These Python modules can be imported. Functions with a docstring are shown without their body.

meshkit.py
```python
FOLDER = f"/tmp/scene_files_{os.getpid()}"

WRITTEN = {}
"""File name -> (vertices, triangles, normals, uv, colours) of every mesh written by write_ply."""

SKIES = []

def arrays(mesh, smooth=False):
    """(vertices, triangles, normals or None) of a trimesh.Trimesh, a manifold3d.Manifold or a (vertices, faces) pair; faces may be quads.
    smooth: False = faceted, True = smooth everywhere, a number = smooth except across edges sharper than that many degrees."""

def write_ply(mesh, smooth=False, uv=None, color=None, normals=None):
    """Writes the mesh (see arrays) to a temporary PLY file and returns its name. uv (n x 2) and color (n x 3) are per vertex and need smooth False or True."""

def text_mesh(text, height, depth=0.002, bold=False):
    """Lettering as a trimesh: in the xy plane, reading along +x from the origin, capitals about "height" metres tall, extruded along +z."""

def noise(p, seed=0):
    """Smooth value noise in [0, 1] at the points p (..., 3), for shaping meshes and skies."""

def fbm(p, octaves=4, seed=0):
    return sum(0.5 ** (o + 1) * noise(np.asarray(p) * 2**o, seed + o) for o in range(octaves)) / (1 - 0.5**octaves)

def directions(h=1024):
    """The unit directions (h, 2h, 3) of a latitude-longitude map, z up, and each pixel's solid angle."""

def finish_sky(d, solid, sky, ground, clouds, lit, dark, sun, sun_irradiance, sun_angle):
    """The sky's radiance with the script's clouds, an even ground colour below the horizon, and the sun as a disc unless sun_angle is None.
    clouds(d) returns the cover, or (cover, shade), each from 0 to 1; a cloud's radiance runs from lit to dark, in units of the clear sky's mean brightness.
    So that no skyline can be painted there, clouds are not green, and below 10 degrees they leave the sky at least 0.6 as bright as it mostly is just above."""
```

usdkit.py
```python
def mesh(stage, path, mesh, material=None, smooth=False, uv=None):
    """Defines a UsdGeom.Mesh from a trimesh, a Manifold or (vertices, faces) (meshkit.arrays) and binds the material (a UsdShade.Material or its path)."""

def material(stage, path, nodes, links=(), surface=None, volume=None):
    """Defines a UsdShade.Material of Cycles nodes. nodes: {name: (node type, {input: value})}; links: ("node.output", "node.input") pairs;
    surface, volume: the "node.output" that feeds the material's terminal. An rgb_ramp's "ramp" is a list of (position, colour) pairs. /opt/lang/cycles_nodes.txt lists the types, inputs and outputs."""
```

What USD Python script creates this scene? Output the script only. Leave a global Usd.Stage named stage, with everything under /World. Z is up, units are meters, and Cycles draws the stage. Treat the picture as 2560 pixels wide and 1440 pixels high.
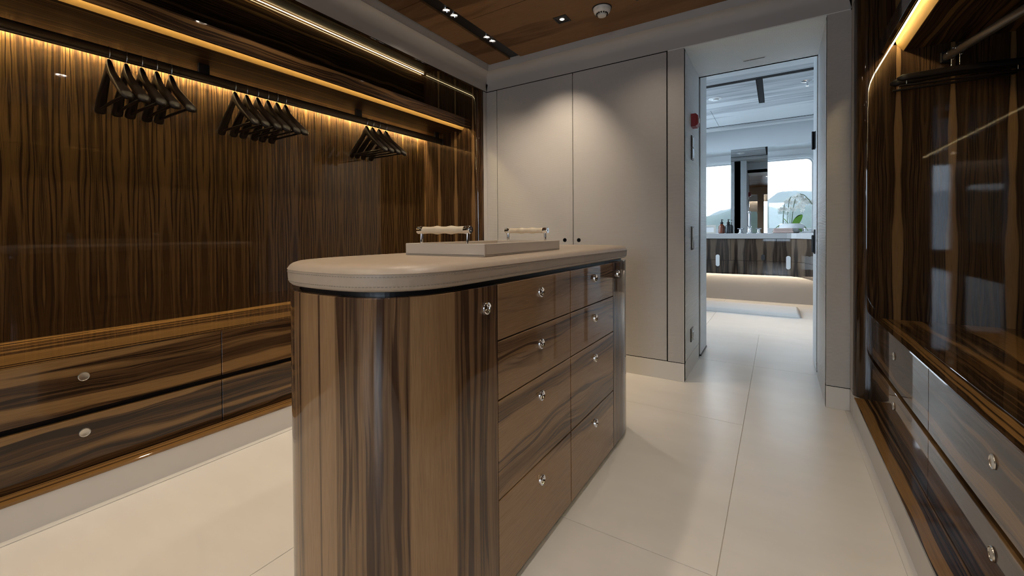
import math, random
import numpy as np, trimesh, manifold3d as m3
import shapely.geometry as sg
from pxr import Usd, UsdGeom, UsdLux, UsdShade, Gf, Sdf
import usdkit, meshkit

stage = Usd.Stage.CreateInMemory()
UsdGeom.SetStageUpAxis(stage, 'Z'); UsdGeom.SetStageMetersPerUnit(stage, 1.0)
UsdGeom.Xform.Define(stage, '/World'); UsdGeom.Scope.Define(stage, '/World/Looks')
rng = random.Random(7)

# ------------------------------------------------------------------ camera, sky, lamps, exposure
EXPOSURE = 1.62
SKY = 0.60                 # even bright overcast sky
UNSEEN_DAY_SIDE = 2.3            # area light at an unseen bathroom side window, lighting the doorway lining
UNSEEN_DAY = 2.5                 # area light at an unseen window behind the camera, lighting the walls
SPOT = 1.2                # ceiling spotlights
LED = 1.0                 # warm LED strips
F, PSI, V0, ROLL, PITCH, H = 1045.03, 32.4, 597.03, -0.351, -0.741, 0.95
p_, r_, t_ = map(math.radians, (PSI, ROLL, PITCH))
R = np.array([math.cos(p_), math.sin(p_), 0]); Fw = np.array([-math.sin(p_), math.cos(p_), 0]); U = np.array([0, 0, 1.])
F2 = Fw * math.cos(t_) + U * math.sin(t_); U2 = U * math.cos(t_) - Fw * math.sin(t_)
R3 = R * math.cos(r_) + U2 * math.sin(r_); U3 = U2 * math.cos(r_) - R * math.sin(r_)
cam = UsdGeom.Camera.Define(stage, '/World/camera')
cam.AddTransformOp().Set(Gf.Matrix4d(*R3, 0, *U3, 0, *(-F2), 0, 0, 0, H, 1))
cam.CreateHorizontalApertureAttr(36.0); cam.CreateFocalLengthAttr(F / 2560 * 36)
cam.CreateVerticalApertureOffsetAttr(-(720 - V0) / 2560 * 36)
cam.CreateExposureAttr(EXPOSURE); cam.CreateFStopAttr(0.0)
dome = UsdLux.DomeLight.Define(stage, '/World/sky')
dome.CreateColorAttr(Gf.Vec3f(0.80, 0.91, 1.0)); dome.CreateIntensityAttr(SKY)
WARM = (1.0, 0.80, 0.42)

# ------------------------------------------------------------------ helpers
used = {}
def name_in(parent, name):
    k = (parent, name); n = used.get(k, 0); used[k] = n + 1
    return f'{parent}/{name}' if n == 0 else f'{parent}/{name}_{n:03d}'
def path_of(o): return str(o.GetPath()) if o is not None else '/World'
def meta(p, label=None, cat=None, group=None, kind=None):
    for k, v in (('label', label), ('category', cat), ('group', group), ('kind', kind)):
        if v: p.SetCustomDataByKey(k, v)
    return p
def thing(name, label, cat, loc=(0, 0, 0), rz=0, group=None, kind=None):
    x = UsdGeom.Xform.Define(stage, name_in('/World', name))
    x.AddTranslateOp().Set(Gf.Vec3d(*map(float, loc)))
    if rz: x.AddRotateZOp().Set(float(rz))
    return meta(x.GetPrim(), label, cat, group, kind)
def part(parent, name, mesh, mat, smooth=False, uv=None, label=None, kind=None):
    m = usdkit.mesh(stage, name_in(path_of(parent), name), mesh, '/World/Looks/' + mat, smooth, uv)
    return meta(m.GetPrim(), label, None, None, kind)
def struct(name, mesh, mat, label, smooth=False, uv=None):
    m = usdkit.mesh(stage, name_in('/World', name), mesh, '/World/Looks/' + mat, smooth, uv)
    return meta(m.GetPrim(), label, None, None, 'structure')
def group_struct(name, label):
    return thing(name, label, None, kind='structure')
def copy(src, loc, rz=0, label=None, tag=None):
    was = src.GetCustomData()
    r = thing(src.GetName(), label or was['label'], was['category'], loc, rz, was.get('group'))
    r.GetReferences().AddInternalReference(src.GetPath()); r.SetInstanceable(True)
    return r
def box(x0, x1, y0, y1, z0, z1, b=0.0):
    x0, x1 = min(x0, x1), max(x0, x1); y0, y1 = min(y0, y1), max(y0, y1); z0, z1 = min(z0, z1), max(z0, z1)
    if b <= 0:
        m = trimesh.creation.box((x1 - x0, y1 - y0, z1 - z0)); m.apply_translation(((x0 + x1) / 2, (y0 + y1) / 2, (z0 + z1) / 2)); return m
    b = min(b, .45 * min(x1 - x0, y1 - y0, z1 - z0)); P = []
    for x, sx in ((x0, 1), (x1, -1)):
        for y, sy in ((y0, 1), (y1, -1)):
            for z, sz in ((z0, 1), (z1, -1)):
                P += [(x, y + sy * b, z + sz * b), (x + sx * b, y, z + sz * b), (x + sx * b, y + sy * b, z)]
    return trimesh.convex.convex_hull(np.array(P))
def cat(*ms): return trimesh.util.concatenate(list(ms))
def lathe(profile, n=32, axis='z', loc=(0, 0, 0)):
    m = trimesh.creation.revolve(np.array(profile, float), sections=n)
    if axis == 'x': m.apply_transform(trimesh.transformations.rotation_matrix(math.pi / 2, (0, 1, 0)))
    if axis == '-x': m.apply_transform(trimesh.transformations.rotation_matrix(-math.pi / 2, (0, 1, 0)))
    if axis == '-y': m.apply_transform(trimesh.transformations.rotation_matrix(math.pi / 2, (1, 0, 0)))
    if axis == '-z': m.apply_transform(trimesh.transformations.rotation_matrix(math.pi, (1, 0, 0)))
    m.apply_translation(loc); return m
def tube(pts, r, n=10, caps=True):
    P = np.array(pts, float); rr = np.broadcast_to(r, (len(P),)); T = np.gradient(P, axis=0); T /= np.linalg.norm(T, axis=1)[:, None]
    ref = np.array([0, 0, 1.]) if abs(T[0][2]) < .9 else np.array([1., 0, 0]); N = []
    for t in T:
        a = ref - t * (ref @ t); a /= np.linalg.norm(a); ref = a; N.append(a)
    N = np.array(N); B = np.cross(T, N); a = np.linspace(0, 2 * np.pi, n, endpoint=False)
    V = (P[:, None] + rr[:, None, None] * (np.cos(a)[None, :, None] * N[:, None] + np.sin(a)[None, :, None] * B[:, None])).reshape(-1, 3)
    f = []
    for i in range(len(P) - 1):
        for j in range(n):
            k = (j + 1) % n; f += [(i * n + j, i * n + k, (i + 1) * n + k), (i * n + j, (i + 1) * n + k, (i + 1) * n + j)]
    if caps:
        c0, c1 = len(V), len(V) + 1; V = np.vstack([V, P[0], P[-1]])
        for j in range(n):
            k = (j + 1) % n; f += [(c0, k, j), (c1, (len(P) - 1) * n + j, (len(P) - 1) * n + k)]
    return trimesh.Trimesh(V, f, process=False)
def loft(sections, closed_ends=True):
    n = len(sections[0]); V = np.vstack(sections); f = []
    for i in range(len(sections) - 1):
        for j in range(n):
            k = (j + 1) % n; f += [(i * n + j, (i + 1) * n + j, (i + 1) * n + k), (i * n + j, (i + 1) * n + k, i * n + k)]
    if closed_ends:
        for s, o in ((0, 1), (len(sections) - 1, -1)):
            c = len(V); V = np.vstack([V, sections[s].mean(0)])
            for j in range(n):
                k = (j + 1) % n; f.append((c, s * n + j, s * n + k) if o == 1 else (c, s * n + k, s * n + j))
    m = trimesh.Trimesh(V, f, process=False); m.fix_normals(); return m
def extrude(poly, z0, z1):
    m = trimesh.creation.extrude_polygon(poly, z1 - z0, engine='earcut'); m.apply_translation((0, 0, z0)); return m
def mirrored(fx): return fx

# ------------------------------------------------------------------ materials
def s2l(c): return tuple(((x / 255) / 12.92 if x / 255 <= .04045 else ((x / 255 + .055) / 1.055) ** 2.4) for x in c)
def plain(name, color, rough=.5, metallic=0., spec=.5, coat=0., **kw):
    usdkit.material(stage, '/World/Looks/' + name, {'p': ('principled_bsdf', dict(base_color=color, roughness=rough, metallic=metallic, specular_ior_level=spec, coat_weight=coat, **kw))}, surface='p.BSDF')
def emit(name, color, strength):
    usdkit.material(stage, '/World/Looks/' + name, {'e': ('emission', dict(color=color, strength=strength))}, surface='e.emission')
def wood(name, across, along, seed=0., leaf=.19, light=(.26, .145, .060), mid=(.12, .058, .024), dark=(.018, .0085, .005), gloss=.03,
         band=11., lines=70., warp=.07, cover=.5, density=.55, coat=1., bookmatch=True, grain=.22, along_f=.35, edge=0., off=None, bandmap=None):
    """striped veneer: clean pale bands, brown bands, and clusters of fine dark lines that follow a figure along the grain"""
    N, L = {}, []
    def nd(k, kind, **kw): N[k] = (kind, kw); return k
    def mth(k, op, a, b=None):
        kw = dict(math_type=op)
        for i, x in ((1, a), (2, b)):
            if x is None: continue
            if isinstance(x, str): L.append((x, f'{k}.value{i}'))
            else: kw[f'value{i}'] = float(x)
        N[k] = ('math', kw); return k + '.value'
    def noise(k, x, y, z, detail, rough=.5):
        N[k + 'c'] = ('combine_xyz', dict(z=float(z))); N[k] = ('noise_texture', dict(scale=1., detail=float(detail), roughness=rough))
        L.extend([(x, k + 'c.x'), (y, k + 'c.y'), (k + 'c.vector', k + '.vector')]); return k + '.fac'
    nd('sx', 'separate_xyz')
    if across == 'u': nd('g', 'texture_coordinate'); L.append(('g.UV', 'sx.vector')); S, Tt = 'sx.x', 'sx.y'
    else: nd('g', 'geometry'); L.append(('g.position', 'sx.vector')); S, Tt = f'sx.{across}', f'sx.{along}'
    so = mth('so', 'add', S, 10 + 1.37 * seed if off is None else off)
    Tt = mth('tt', 'add', Tt, mth('t0', 'multiply', so, .10))
    s = mth('pp', 'pingpong', so, leaf) if bookmatch else so
    # figure: slow sideways drift along the grain
    w = noise('nw', mth('w1', 'multiply', s, 9.), mth('w2', 'multiply', Tt, 1.9), seed, 2.)
    s2 = mth('s2', 'add', s, mth('w4', 'multiply', mth('w3', 'subtract', w, .5), warp))
    b = noise('nb', mth('b1', 'multiply', s2, band), mth('b2', 'multiply', Tt, along_f), seed + 7.3, 1.)
    if edge: b = mth('be', 'add', b, mth('bf', 'multiply', mth('bg', 'subtract', mth('bh', 'divide', s2, leaf), .30), edge))
    if bandmap:
        nd('bm', 'rgb_ramp', ramp=[(p, (v, v, v)) for p, v in bandmap]); L.append((S, 'bm.fac'))
        nd('bw', 'rgb_to_bw'); L.append(('bm.color', 'bw.color')); b = mth('bz', 'add', mth('by', 'multiply', mth('bx', 'subtract', b, .5), .35), 'bw.val')
    l1 = noise('n1', mth('l1', 'multiply', s2, lines), mth('l2', 'multiply', Tt, 1.3), seed + 3.1, 2., .6)
    l2 = noise('n2', mth('l3', 'multiply', s2, lines * 3.1), mth('l4', 'multiply', Tt, 2.2), seed + 5.9, 2., .6)
    f = noise('nf', mth('f1', 'multiply', so, 900.), mth('f2', 'multiply', Tt, 16.), seed + 1.7, 2.)
    nd('m1', 'map_range', range_type='smoothstep', from_min=cover - .035, from_max=cover + .035, to_min=0., to_max=1., clamp=True); L.append((b, 'm1.value'))
    nd('m2', 'map_range', range_type='smoothstep', from_min=density - .03, from_max=density + .05, to_min=0., to_max=1., clamp=True); L.append((l1, 'm2.value'))
    nd('m3', 'map_range', range_type='smoothstep', from_min=.50, from_max=.66, to_min=0., to_max=.5, clamp=True); L.append((l2, 'm3.value'))
    dk = mth('d2', 'minimum', mth('d1', 'add', mth('d0', 'multiply', 'm2.result', .95), 'm3.result'), 1.)
    # dark lines live in the brown bands; a few stray ones in the pale bands
    k1 = mth('k1', 'multiply', dk, mth('k3', 'add', mth('k2', 'multiply', 'm1.result', .88), .10))
    m3 = noise('n3', mth('q1', 'multiply', s2, band * 2.6), mth('q2', 'multiply', Tt, .9), seed + 9.1, 2., .6)
    nd('m4', 'map_range', range_type='smoothstep', from_min=.42, from_max=.60, to_min=0., to_max=1., clamp=True); L.append((m3, 'm4.value'))
    nd('c0', 'mix_color', a=tuple(.6 * x for x in mid), b=tuple(.80 * x + .12 * y for x, y in zip(mid, light)), use_clamp=False); L.append(('m4.result', 'c0.fac'))
    nd('c1', 'mix_color', a=light, use_clamp=False); L.extend([('m1.result', 'c1.fac'), ('c0.result', 'c1.b')])
    nd('c2', 'mix_color', b=dark, use_clamp=False); L.extend([('c1.result', 'c2.a'), (k1, 'c2.fac')])
    nd('fr', 'map_range', from_min=.25, from_max=.75, to_min=1 - grain, to_max=1 + grain * .75); L.append((f, 'fr.value'))
    nd('c3', 'mix_color', blend_type='multiply', fac=1., use_clamp=False); L.extend([('c2.result', 'c3.a'), ('fr.result', 'c3.b')])
    nd('p', 'principled_bsdf', roughness=.55, coat_weight=coat, coat_roughness=gloss, coat_ior=1.5, specular_ior_level=.04); L.append(('c3.result', 'p.base_color'))
    usdkit.material(stage, '/World/Looks/' + name, N, L, surface='p.BSDF')
def ribbed(name, color, axis, pitch=.0075, rough=.55, strength=.2):
    """woven wall covering with fine ribs running across the axis"""
    n = {'g': ('geometry', {}), 'sx': ('separate_xyz', {}), 'm': ('math', dict(math_type='multiply', value2=2 * math.pi / pitch)),
         'nz': ('noise_texture', dict(scale=9., detail=3.)), 'nm': ('math', dict(math_type='multiply', value2=1.5)), 'ad': ('math', dict(math_type='add')),
         'sn': ('math', dict(math_type='sine')), 'fr': ('map_range', dict(from_min=-1., from_max=1., to_min=.965, to_max=1.015)), 'c': ('color', dict(value=color)),
         'cm': ('mix_color', dict(blend_type='multiply', fac=1., use_clamp=False)), 'b': ('bump', dict(strength=strength, distance=.0012)),
         'p': ('principled_bsdf', dict(roughness=rough, specular_ior_level=.35))}
    usdkit.material(stage, '/World/Looks/' + name, n, [('g.position', 'sx.vector'), (f'sx.{axis}', 'm.value1'), ('g.position', 'nz.vector'), ('nz.fac', 'nm.value1'), ('m.value', 'ad.value1'), ('nm.value', 'ad.value2'), ('ad.value', 'sn.value1'),
        ('sn.value', 'fr.value'), ('c.color', 'cm.a'), ('fr.result', 'cm.b'), ('cm.result', 'p.base_color'), ('sn.value', 'b.height'), ('b.normal', 'p.normal')], surface='p.BSDF')
def mottled(name, c1, c2, scale=3., rough=.35, bump=0., detail=5., spec=.5, stretch=(1, 1, 1)):
    n = {'g': ('geometry', {}), 'mp': ('mapping', dict(scale=stretch)), 'n': ('noise_texture', dict(scale=scale, detail=detail, roughness=.6)), 'r': ('rgb_ramp', dict(ramp=[(.25, c1), (.75, c2)])),
         'b': ('bump', dict(strength=bump, distance=.002)), 'p': ('principled_bsdf', dict(roughness=rough, specular_ior_level=spec))}
    l = [('g.position', 'mp.vector'), ('mp.vector', 'n.vector'), ('n.fac', 'r.fac'), ('r.color', 'p.base_color')]
    if bump: l += [('n.fac', 'b.height'), ('b.normal', 'p.normal')]
    usdkit.material(stage, '/World/Looks/' + name, n, l, surface='p.BSDF')

DK, MD, LT = (.018, .0088, .0045), (.078, .040, .0165), (.24, .135, .052)
wood('veneer_wall', 'y', 'z', 1., leaf=.0845, off=17 * .169 - .431, edge=.62, cover=.47, density=.55, along_f=.10, light=(.25, .148, .052), mid=(.062, .031, .012), dark=DK, warp=.042, lines=150)
wood('veneer_wall_flat', 'z', 'y', 2., bookmatch=False, band=30, cover=.40, density=.48, light=(.14, .075, .028), mid=MD, dark=DK, lines=160)
wood('veneer_end', 'x', 'z', 3., leaf=.092, off=30 * .184 - .486, edge=.62, along_f=.10, cover=.47, density=.55, light=(.21, .12, .051), mid=(.064, .032, .014), dark=DK, warp=.045, lines=165)
wood('veneer_shelf', 'x', 'y', 4., bookmatch=False, band=26, coat=.2, gloss=.02, cover=.40, density=.50, light=(.14, .075, .028), mid=MD, dark=DK, lines=120)
wood('veneer_drawer', 'z', 'y', 5., bookmatch=False, band=18, cover=.475, density=.53, light=LT, mid=(.085, .041, .017), dark=DK)
wood('veneer_bench', 'x', 'y', 6., bookmatch=False, band=15, cover=.49, density=.54, light=(.25, .132, .043), mid=(.09, .043, .017), dark=DK)
wood('veneer_ledge', 'x', 'y', 21., bookmatch=False, band=55, cover=.48, density=.50, lines=170, warp=.03, light=(.25, .132, .043), mid=(.08, .04, .016), dark=DK)
wood('veneer_island_drawer', 'z', 'y', 8., bookmatch=False, band=8, cover=.50, density=.56, lines=100, light=(.32, .192, .10), mid=(.27, .155, .078), dark=(.070, .036, .020), warp=.10)
BMAP = [(0, .5), (.36, .58), (.42, .56), (.45, .40), (.494, .38), (.501, .70), (.506, .38), (.545, .38), (.555, .60), (.62, .64), (.71, .62), (.722, .40), (.82, .38), (.835, .62), (.90, .55), (1, .60)]
wood('veneer_island_end', 'u', 'v', 11., bookmatch=False, band=14, cover=.50, density=.54, lines=60, light=(.295, .173, .085), mid=(.22, .124, .061), dark=(.055, .028, .016), warp=.035, bandmap=BMAP)
wood('veneer_vanity', 'x', 'z', 13., leaf=.16, light=(.13, .09, .06), mid=(.075, .05, .034), dark=(.022, .015, .012), cover=.46, density=.52)
wood('veneer_ceiling', 'y', 'x', 15., bookmatch=False, band=5, cover=.50, density=.60, lines=26, light=(.24, .135, .066), mid=(.20, .11, .053), dark=(.13, .07, .035), coat=.15, gloss=.3, warp=.15)
wood('panel_bath_ceiling', 'y', 'x', 17., bookmatch=False, band=7, cover=.52, density=.5, lines=30, light=(.62, .62, .61), mid=(.54, .54, .54), dark=(.44, .44, .45), coat=.1, gloss=.3, grain=.05)
WHITE = (.475, .455, .44)
ribbed('wallcover', WHITE, 'z'); ribbed('wallcover_lining', (.72, .72, .71), 'z', pitch=.009, strength=.4, rough=.45); ribbed('wallcover_soffit', (.80, .80, .79), 'y', pitch=.012, strength=.5, rough=.5)
plain('lip_wood', (.17, .10, .033), .7, spec=.05); plain('paint', WHITE, .55); plain('paint_cool', (.68, .69, .69), .5); plain('skirt', (.66, .635, .605), .45)
plain('gap', (.012, .009, .008), .7, spec=.2); plain('black', (.012, .011, .011), .35)
mottled('stone', (.71, .68, .65), (.78, .75, .72), 2.2, .29, .04, stretch=(1, 2.5, 1)); plain('grout', (.50, .46, .42), .8)
mottled('leather', (.44, .355, .27), (.49, .395, .305), 40., .42, .06); plain('thread', (.30, .25, .20), .7); plain('leather_tray', (.58, .50, .41), .45)
plain('bone', (.72, .60, .43), .32); plain('chrome', (.86, .87, .90), .06, 1.); plain('steel', (.70, .68, .64), .25, 1.)
plain('rail_metal', (.33, .30, .26), .36, .85); plain('bronze', (.10, .085, .07), .33, .9); plain('hanger_wood', (.0075, .0045, .0035), .40, spec=.16); plain('mirror', (.44, .45, .45), .0, 1.)
plain('plastic_white', (.75, .73, .70), .4); plain('alarm_red', (.30, .02, .025), .35); plain('porcelain', (.80, .80, .79), .15)
plain('counter', (.42, .41, .40), .3); plain('window_frame', (.80, .81, .81), .3); plain('amber', (.14, .035, .014), .12); plain('dark_glass', (.014, .017, .018), .12)
plain('leaf', (.13, .30, .03), .4, subsurface_weight=.0); plain('stem', (.06, .09, .03), .6); usdkit.material(stage, '/World/Looks/petal', {'d': ('diffuse_bsdf', dict(color=(.88, .87, .83))), 't': ('translucent_bsdf', dict(color=(.88, .87, .83))), 'm': ('mix_closure', dict(fac=.55))}, [('d.BSDF', 'm.closure1'), ('t.BSDF', 'm.closure2')], surface='m.closure'); plain('towel', (.62, .47, .42), .9, spec=.1)
plain('plush', (.86, .79, .73), .95, spec=.1); plain('frame_cream', (.66, .62, .54), .5); plain('outer', (.5, .5, .5), .8)
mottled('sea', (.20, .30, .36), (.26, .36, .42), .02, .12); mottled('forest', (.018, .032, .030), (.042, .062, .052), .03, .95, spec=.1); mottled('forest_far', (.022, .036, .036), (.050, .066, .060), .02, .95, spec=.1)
emit('led', WARM, 380. * LED); emit('led_thin', WARM, 9. * LED); emit('led_soffit', WARM, 6. * LED); emit('led_lip', (1., .81, .44), 34. * LED); emit('lamp_face', (1., .88, .74), .55); emit('fill_panel_glow', (.66, .84, 1.), 1.1); emit('led_vanity', (1., .82, .60), 13. * LED)
usdkit.material(stage, '/World/Looks/glass', {'t': ('transparent_bsdf', dict(color=(.96, .97, .97))) if False else ('transparent_bsdf', {}), 'g': ('glossy_bsdf', dict(color=(1, 1, 1), roughness=0.)), 'f': ('fresnel', dict(IOR=1.45)), 'm': ('mix_closure', {})},
                [('f.fac', 'm.fac'), ('t.BSDF', 'm.closure1'), ('g.BSDF', 'm.closure2')], surface='m.closure')
usdkit.material(stage, '/World/Looks/haze', {'v': ('principled_volume', dict(color=(.74, .87, 1.), density=.0005, anisotropy=.2))}, volume='v.volume')

# ------------------------------------------------------------------ key planes
XL, XR, YB, YR = -2.02, .326, 2.807, -1.7     # wall planes of the dressing room
ZF, ZC = 2.107, 2.297                         # frieze bottom, ceiling
XB, YSL, YSR = -2.63, 2.71, 2.676             # wardrobe back, end panels
D0, D1 = -.495, .223                          # doorway
YJ = 3.78                                     # bathroom side of the doorway
XC0, XC1, YC1 = XL + .075, XR - .075, YB - .055
T = .12

# ------------------------------------------------------------------ floor
fl = group_struct('floor', 'pale limestone floor of large square tiles')
part(fl, 'slab', box(-2.9, 1.6, YR - 3.2, 7.3, -.08, -.0025), 'grout')
def tile(x0, x1, y0, y1): part(fl, 'tile', box(x0 + .0010, x1 - .0010, y0 + .0010, y1 - .0010, -.004, 0, .0006), 'stone')
ys = [3.40 - 1.07 * k for k in range(8)]
for k in range(7):
    for a, b in ((-2.34, -1.24), (-1.24, -.14)): tile(a, b, ys[k + 1], ys[k])
for a, b in ((1.26, 3.40), (-.88, 1.26), (-3.02, -.88), (-4.09, -3.02)): tile(-.14, .96, a, b)
for y0, y1, xs in ((3.40, 4.47, (-2.34, -1.24, -.14, .96)), (4.47, 5.54, (-1.71, -.614, .482, 1.58)), (5.54, 6.64, (-1.71, -.614, .482, 1.58))):
    for a, b in zip(xs, xs[1:]): tile(a, b, y0, y1)

# ------------------------------------------------------------------ ceiling of the dressing room
ce = group_struct('ceiling', 'walnut veneered ceiling panels with a black recessed lighting channel')
part(ce, 'backing', box(XL + .02, XR - .02, YR, YB, ZC + .024, ZC + .10), 'gap')
S0, S1 = -1.745, -1.655
def cpanel(x0, x1, y0, y1): part(ce, 'panel', box(x0 + .002, x1 - .002, y0 + .002, y1 - .002, ZC, ZC + .02, .001), 'veneer_ceiling')
for a, b in ((1.78, YC1), (.80, 1.78), (-.2, .80), (YR, -.2)): cpanel(XC0, S0, a, b)
for a, b in ((2.102, YC1), (1.10, 2.102), (.1, 1.10), (YR, .1)): cpanel(S1, XC1, a, b)
part(ce, 'channel', box(S0, S1, YR, YC1, ZC + .012, ZC + .024), 'black')

# frieze with a cove that leans in to the ceiling
def frieze(parent, plane, sgn, horizontal, a, b, z0=ZF + .006):
    prof = [(0, z0), (0, 2.175)]
    for k in range(1, 11):
        t = k / 10 * math.pi / 2; prof.append((.052 * (1 - math.cos(t)), 2.175 + .075 * math.sin(t)))
    prof += [(.060, 2.252), (.060, 2.262), (.066, ZC - .006), (.066, ZC + .03), (-.001, ZC + .03), (-.001, z0)]
    s = [], []
    for k, e in ((0, a), (1, b)):
        for d, z in prof:
            s[k].append((plane + sgn * d, e, z) if not horizontal else (e, plane + sgn * d, z))
    return loft([np.array(s[0], float), np.array(s[1], float)])
def mitred(plane, sgn, horizontal, a, b):
    return frieze(None, plane, sgn, horizontal, a, b)
for nm, mesh, lab in (('trim_1', mitred(XL, 1, False, YR, YB), 'cream coved frieze above the hanging rail wardrobe with coat hangers in three clusters'),
                      ('trim_2', mitred(YB, -1, True, XL, XR), 'cream coved frieze above the closet doors and doorway'),
                      ('trim_3', mitred(XR, -1, False, YR, YB), 'cream coved frieze above the wardrobe with trouser hangers')):
    struct(nm, mesh, 'paint', lab, smooth=35)

# ------------------------------------------------------------------ walls
def skirt_board(parent, *b): part(parent, 'skirting', box(*b, .001), 'skirt')
wb = group_struct('wall_back', 'cream ribbed wall around the closet doors and the doorway')
part(wb, 'core', box(XL - .7, -2.0, YB + .012, YB + .1, 0, ZC + .1), 'gap')
part(wb, 'core', box(-2.02, D0 - .10, YB + .05, YB + .10, 0, ZC + .1), 'gap')
part(wb, 'panel', box(XL, -1.922, YB, YB + .03, .120, ZF, .0012), 'wallcover')
part(wb, 'panel', box(-.595, D0, YB, YB + .03, .120, ZF, .0012), 'wallcover')
part(wb, 'panel', box(D1, XR, YB, YB + .03, .120, ZF, .0012), 'wallcover')
skirt_board(wb, XL, D0, YB, YB + .03, 0, .116); skirt_board(wb, D1, XR, YB, YB + .03, 0, .116)
part(wb, 'return_panel', box(XL - .06, XL, YSL + .047, YB + .03, .120, ZF, .0012), 'paint'); part(wb, 'return_panel', box(XR, XR + .06, YSR + .047, YB + .03, .120, ZF, .0012), 'paint')
skirt_board(wb, XL - .06, XL, YSL + .002, YB, 0, .116); skirt_board(wb, XR, XR + .06, YSR + .002, YB, 0, .116)
part(wb, 'reveal', box(XL, D0, YB + .006, YB + .04, .110, .126), 'gap'); part(wb, 'reveal', box(D1, XR, YB + .006, YB + .04, .110, .126), 'gap')
part(wb, 'reveal', box(XL, D0, YB + .006, YB + .04, ZF - .01, ZF + .008), 'gap'); part(wb, 'reveal', box(D1, XR, YB + .006, YB + .04, ZF - .01, ZF + .008), 'gap')
part(wb, 'reveal', box(XL - .06, XL - .004, YSL + .048, YB, ZF - .01, ZF + .03), 'gap'); part(wb, 'reveal', box(XR + .004, XR + .06, YSR + .048, YB, ZF - .01, ZF + .03), 'gap')
part(wb, 'core', box(XR - .02, XR + .9, YB + .032, YB + .1, 0, ZC + .1), 'gap')
part(wb, 'head', box(D0 - .1, D1 + .1, YB + .004, YB + .05, ZF + .02, ZC + .1), 'paint')

for i, (a, b, hx) in enumerate(((-1.916, -1.257, -1.321), (-1.251, -.602, -1.210))):
    d = thing('closet_door', 'cream ribbed closet door ' + ('beside the wardrobe end panel, round finger hole near its free edge' if i == 0 else 'nearer the open doorway, lit by a downlight'), 'closet door', ((a + b) / 2, YB, .1215))
    cx = (a + b) / 2; hh = ZF - .1215; w = b - a
    hole = m3.Manifold.cylinder(.2, .0135, .0135, 28).rotate((90, 0, 0)).translate((hx - cx, .1, .897 - .120))
    body = m3.Manifold.cube((w, .022, hh)).translate((-w / 2, 0, 0)) - hole
    part(d, 'panel', body, 'wallcover')
    part(d, 'finger_hole', lathe([(0, -.018), (.013, -.018), (.013, 0), (.0146, -.0008), (.0146, .0004), (.0128, .0006), (.0126, -.016), (0, -.016)], 24, '-y', (hx - cx, 0, .897 - .120)), 'black', 30)

wd = group_struct('wall_doorway', 'cool white ribbed lining of the deep doorway to the bathroom')
for x0, x1, xf in ((D0 - .10, D0, D0), (D1, D1 + .10, D1)):
    s = 1 if xf == D0 else -1
    part(wd, 'lining', box(x0, x1, YB + .001, 3.385, .120, ZF - .003, .0012), 'wallcover_lining')
    part(wd, 'skirting', box(x0, x1, YB + .001, 3.385, 0, .116, .0012), 'skirt')
    part(wd, 'reveal', box(x0 - s * .004, x1 - s * .004, YB + .002, 3.40, .1, ZF + .01), 'gap')
    part(wd, 'seal', box(x0 - s * .006, x1 - s * .006, 3.38, 3.475, 0, ZF + .1), 'black')
    part(wd, 'jamb', box(x0, x1, 3.470, YJ, .012, 2.30, .0012), 'wallcover_lining')
    part(wd, 'jamb_foot', box(x0 - s * .003, x1 + s * .004, 3.470, YJ, 0, .012), 'black')
part(wd, 'soffit', box(D0 - .1, D1 + .1, YB + .001, 3.42, ZF, ZF + .06, .001), 'wallcover_soffit')
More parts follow.
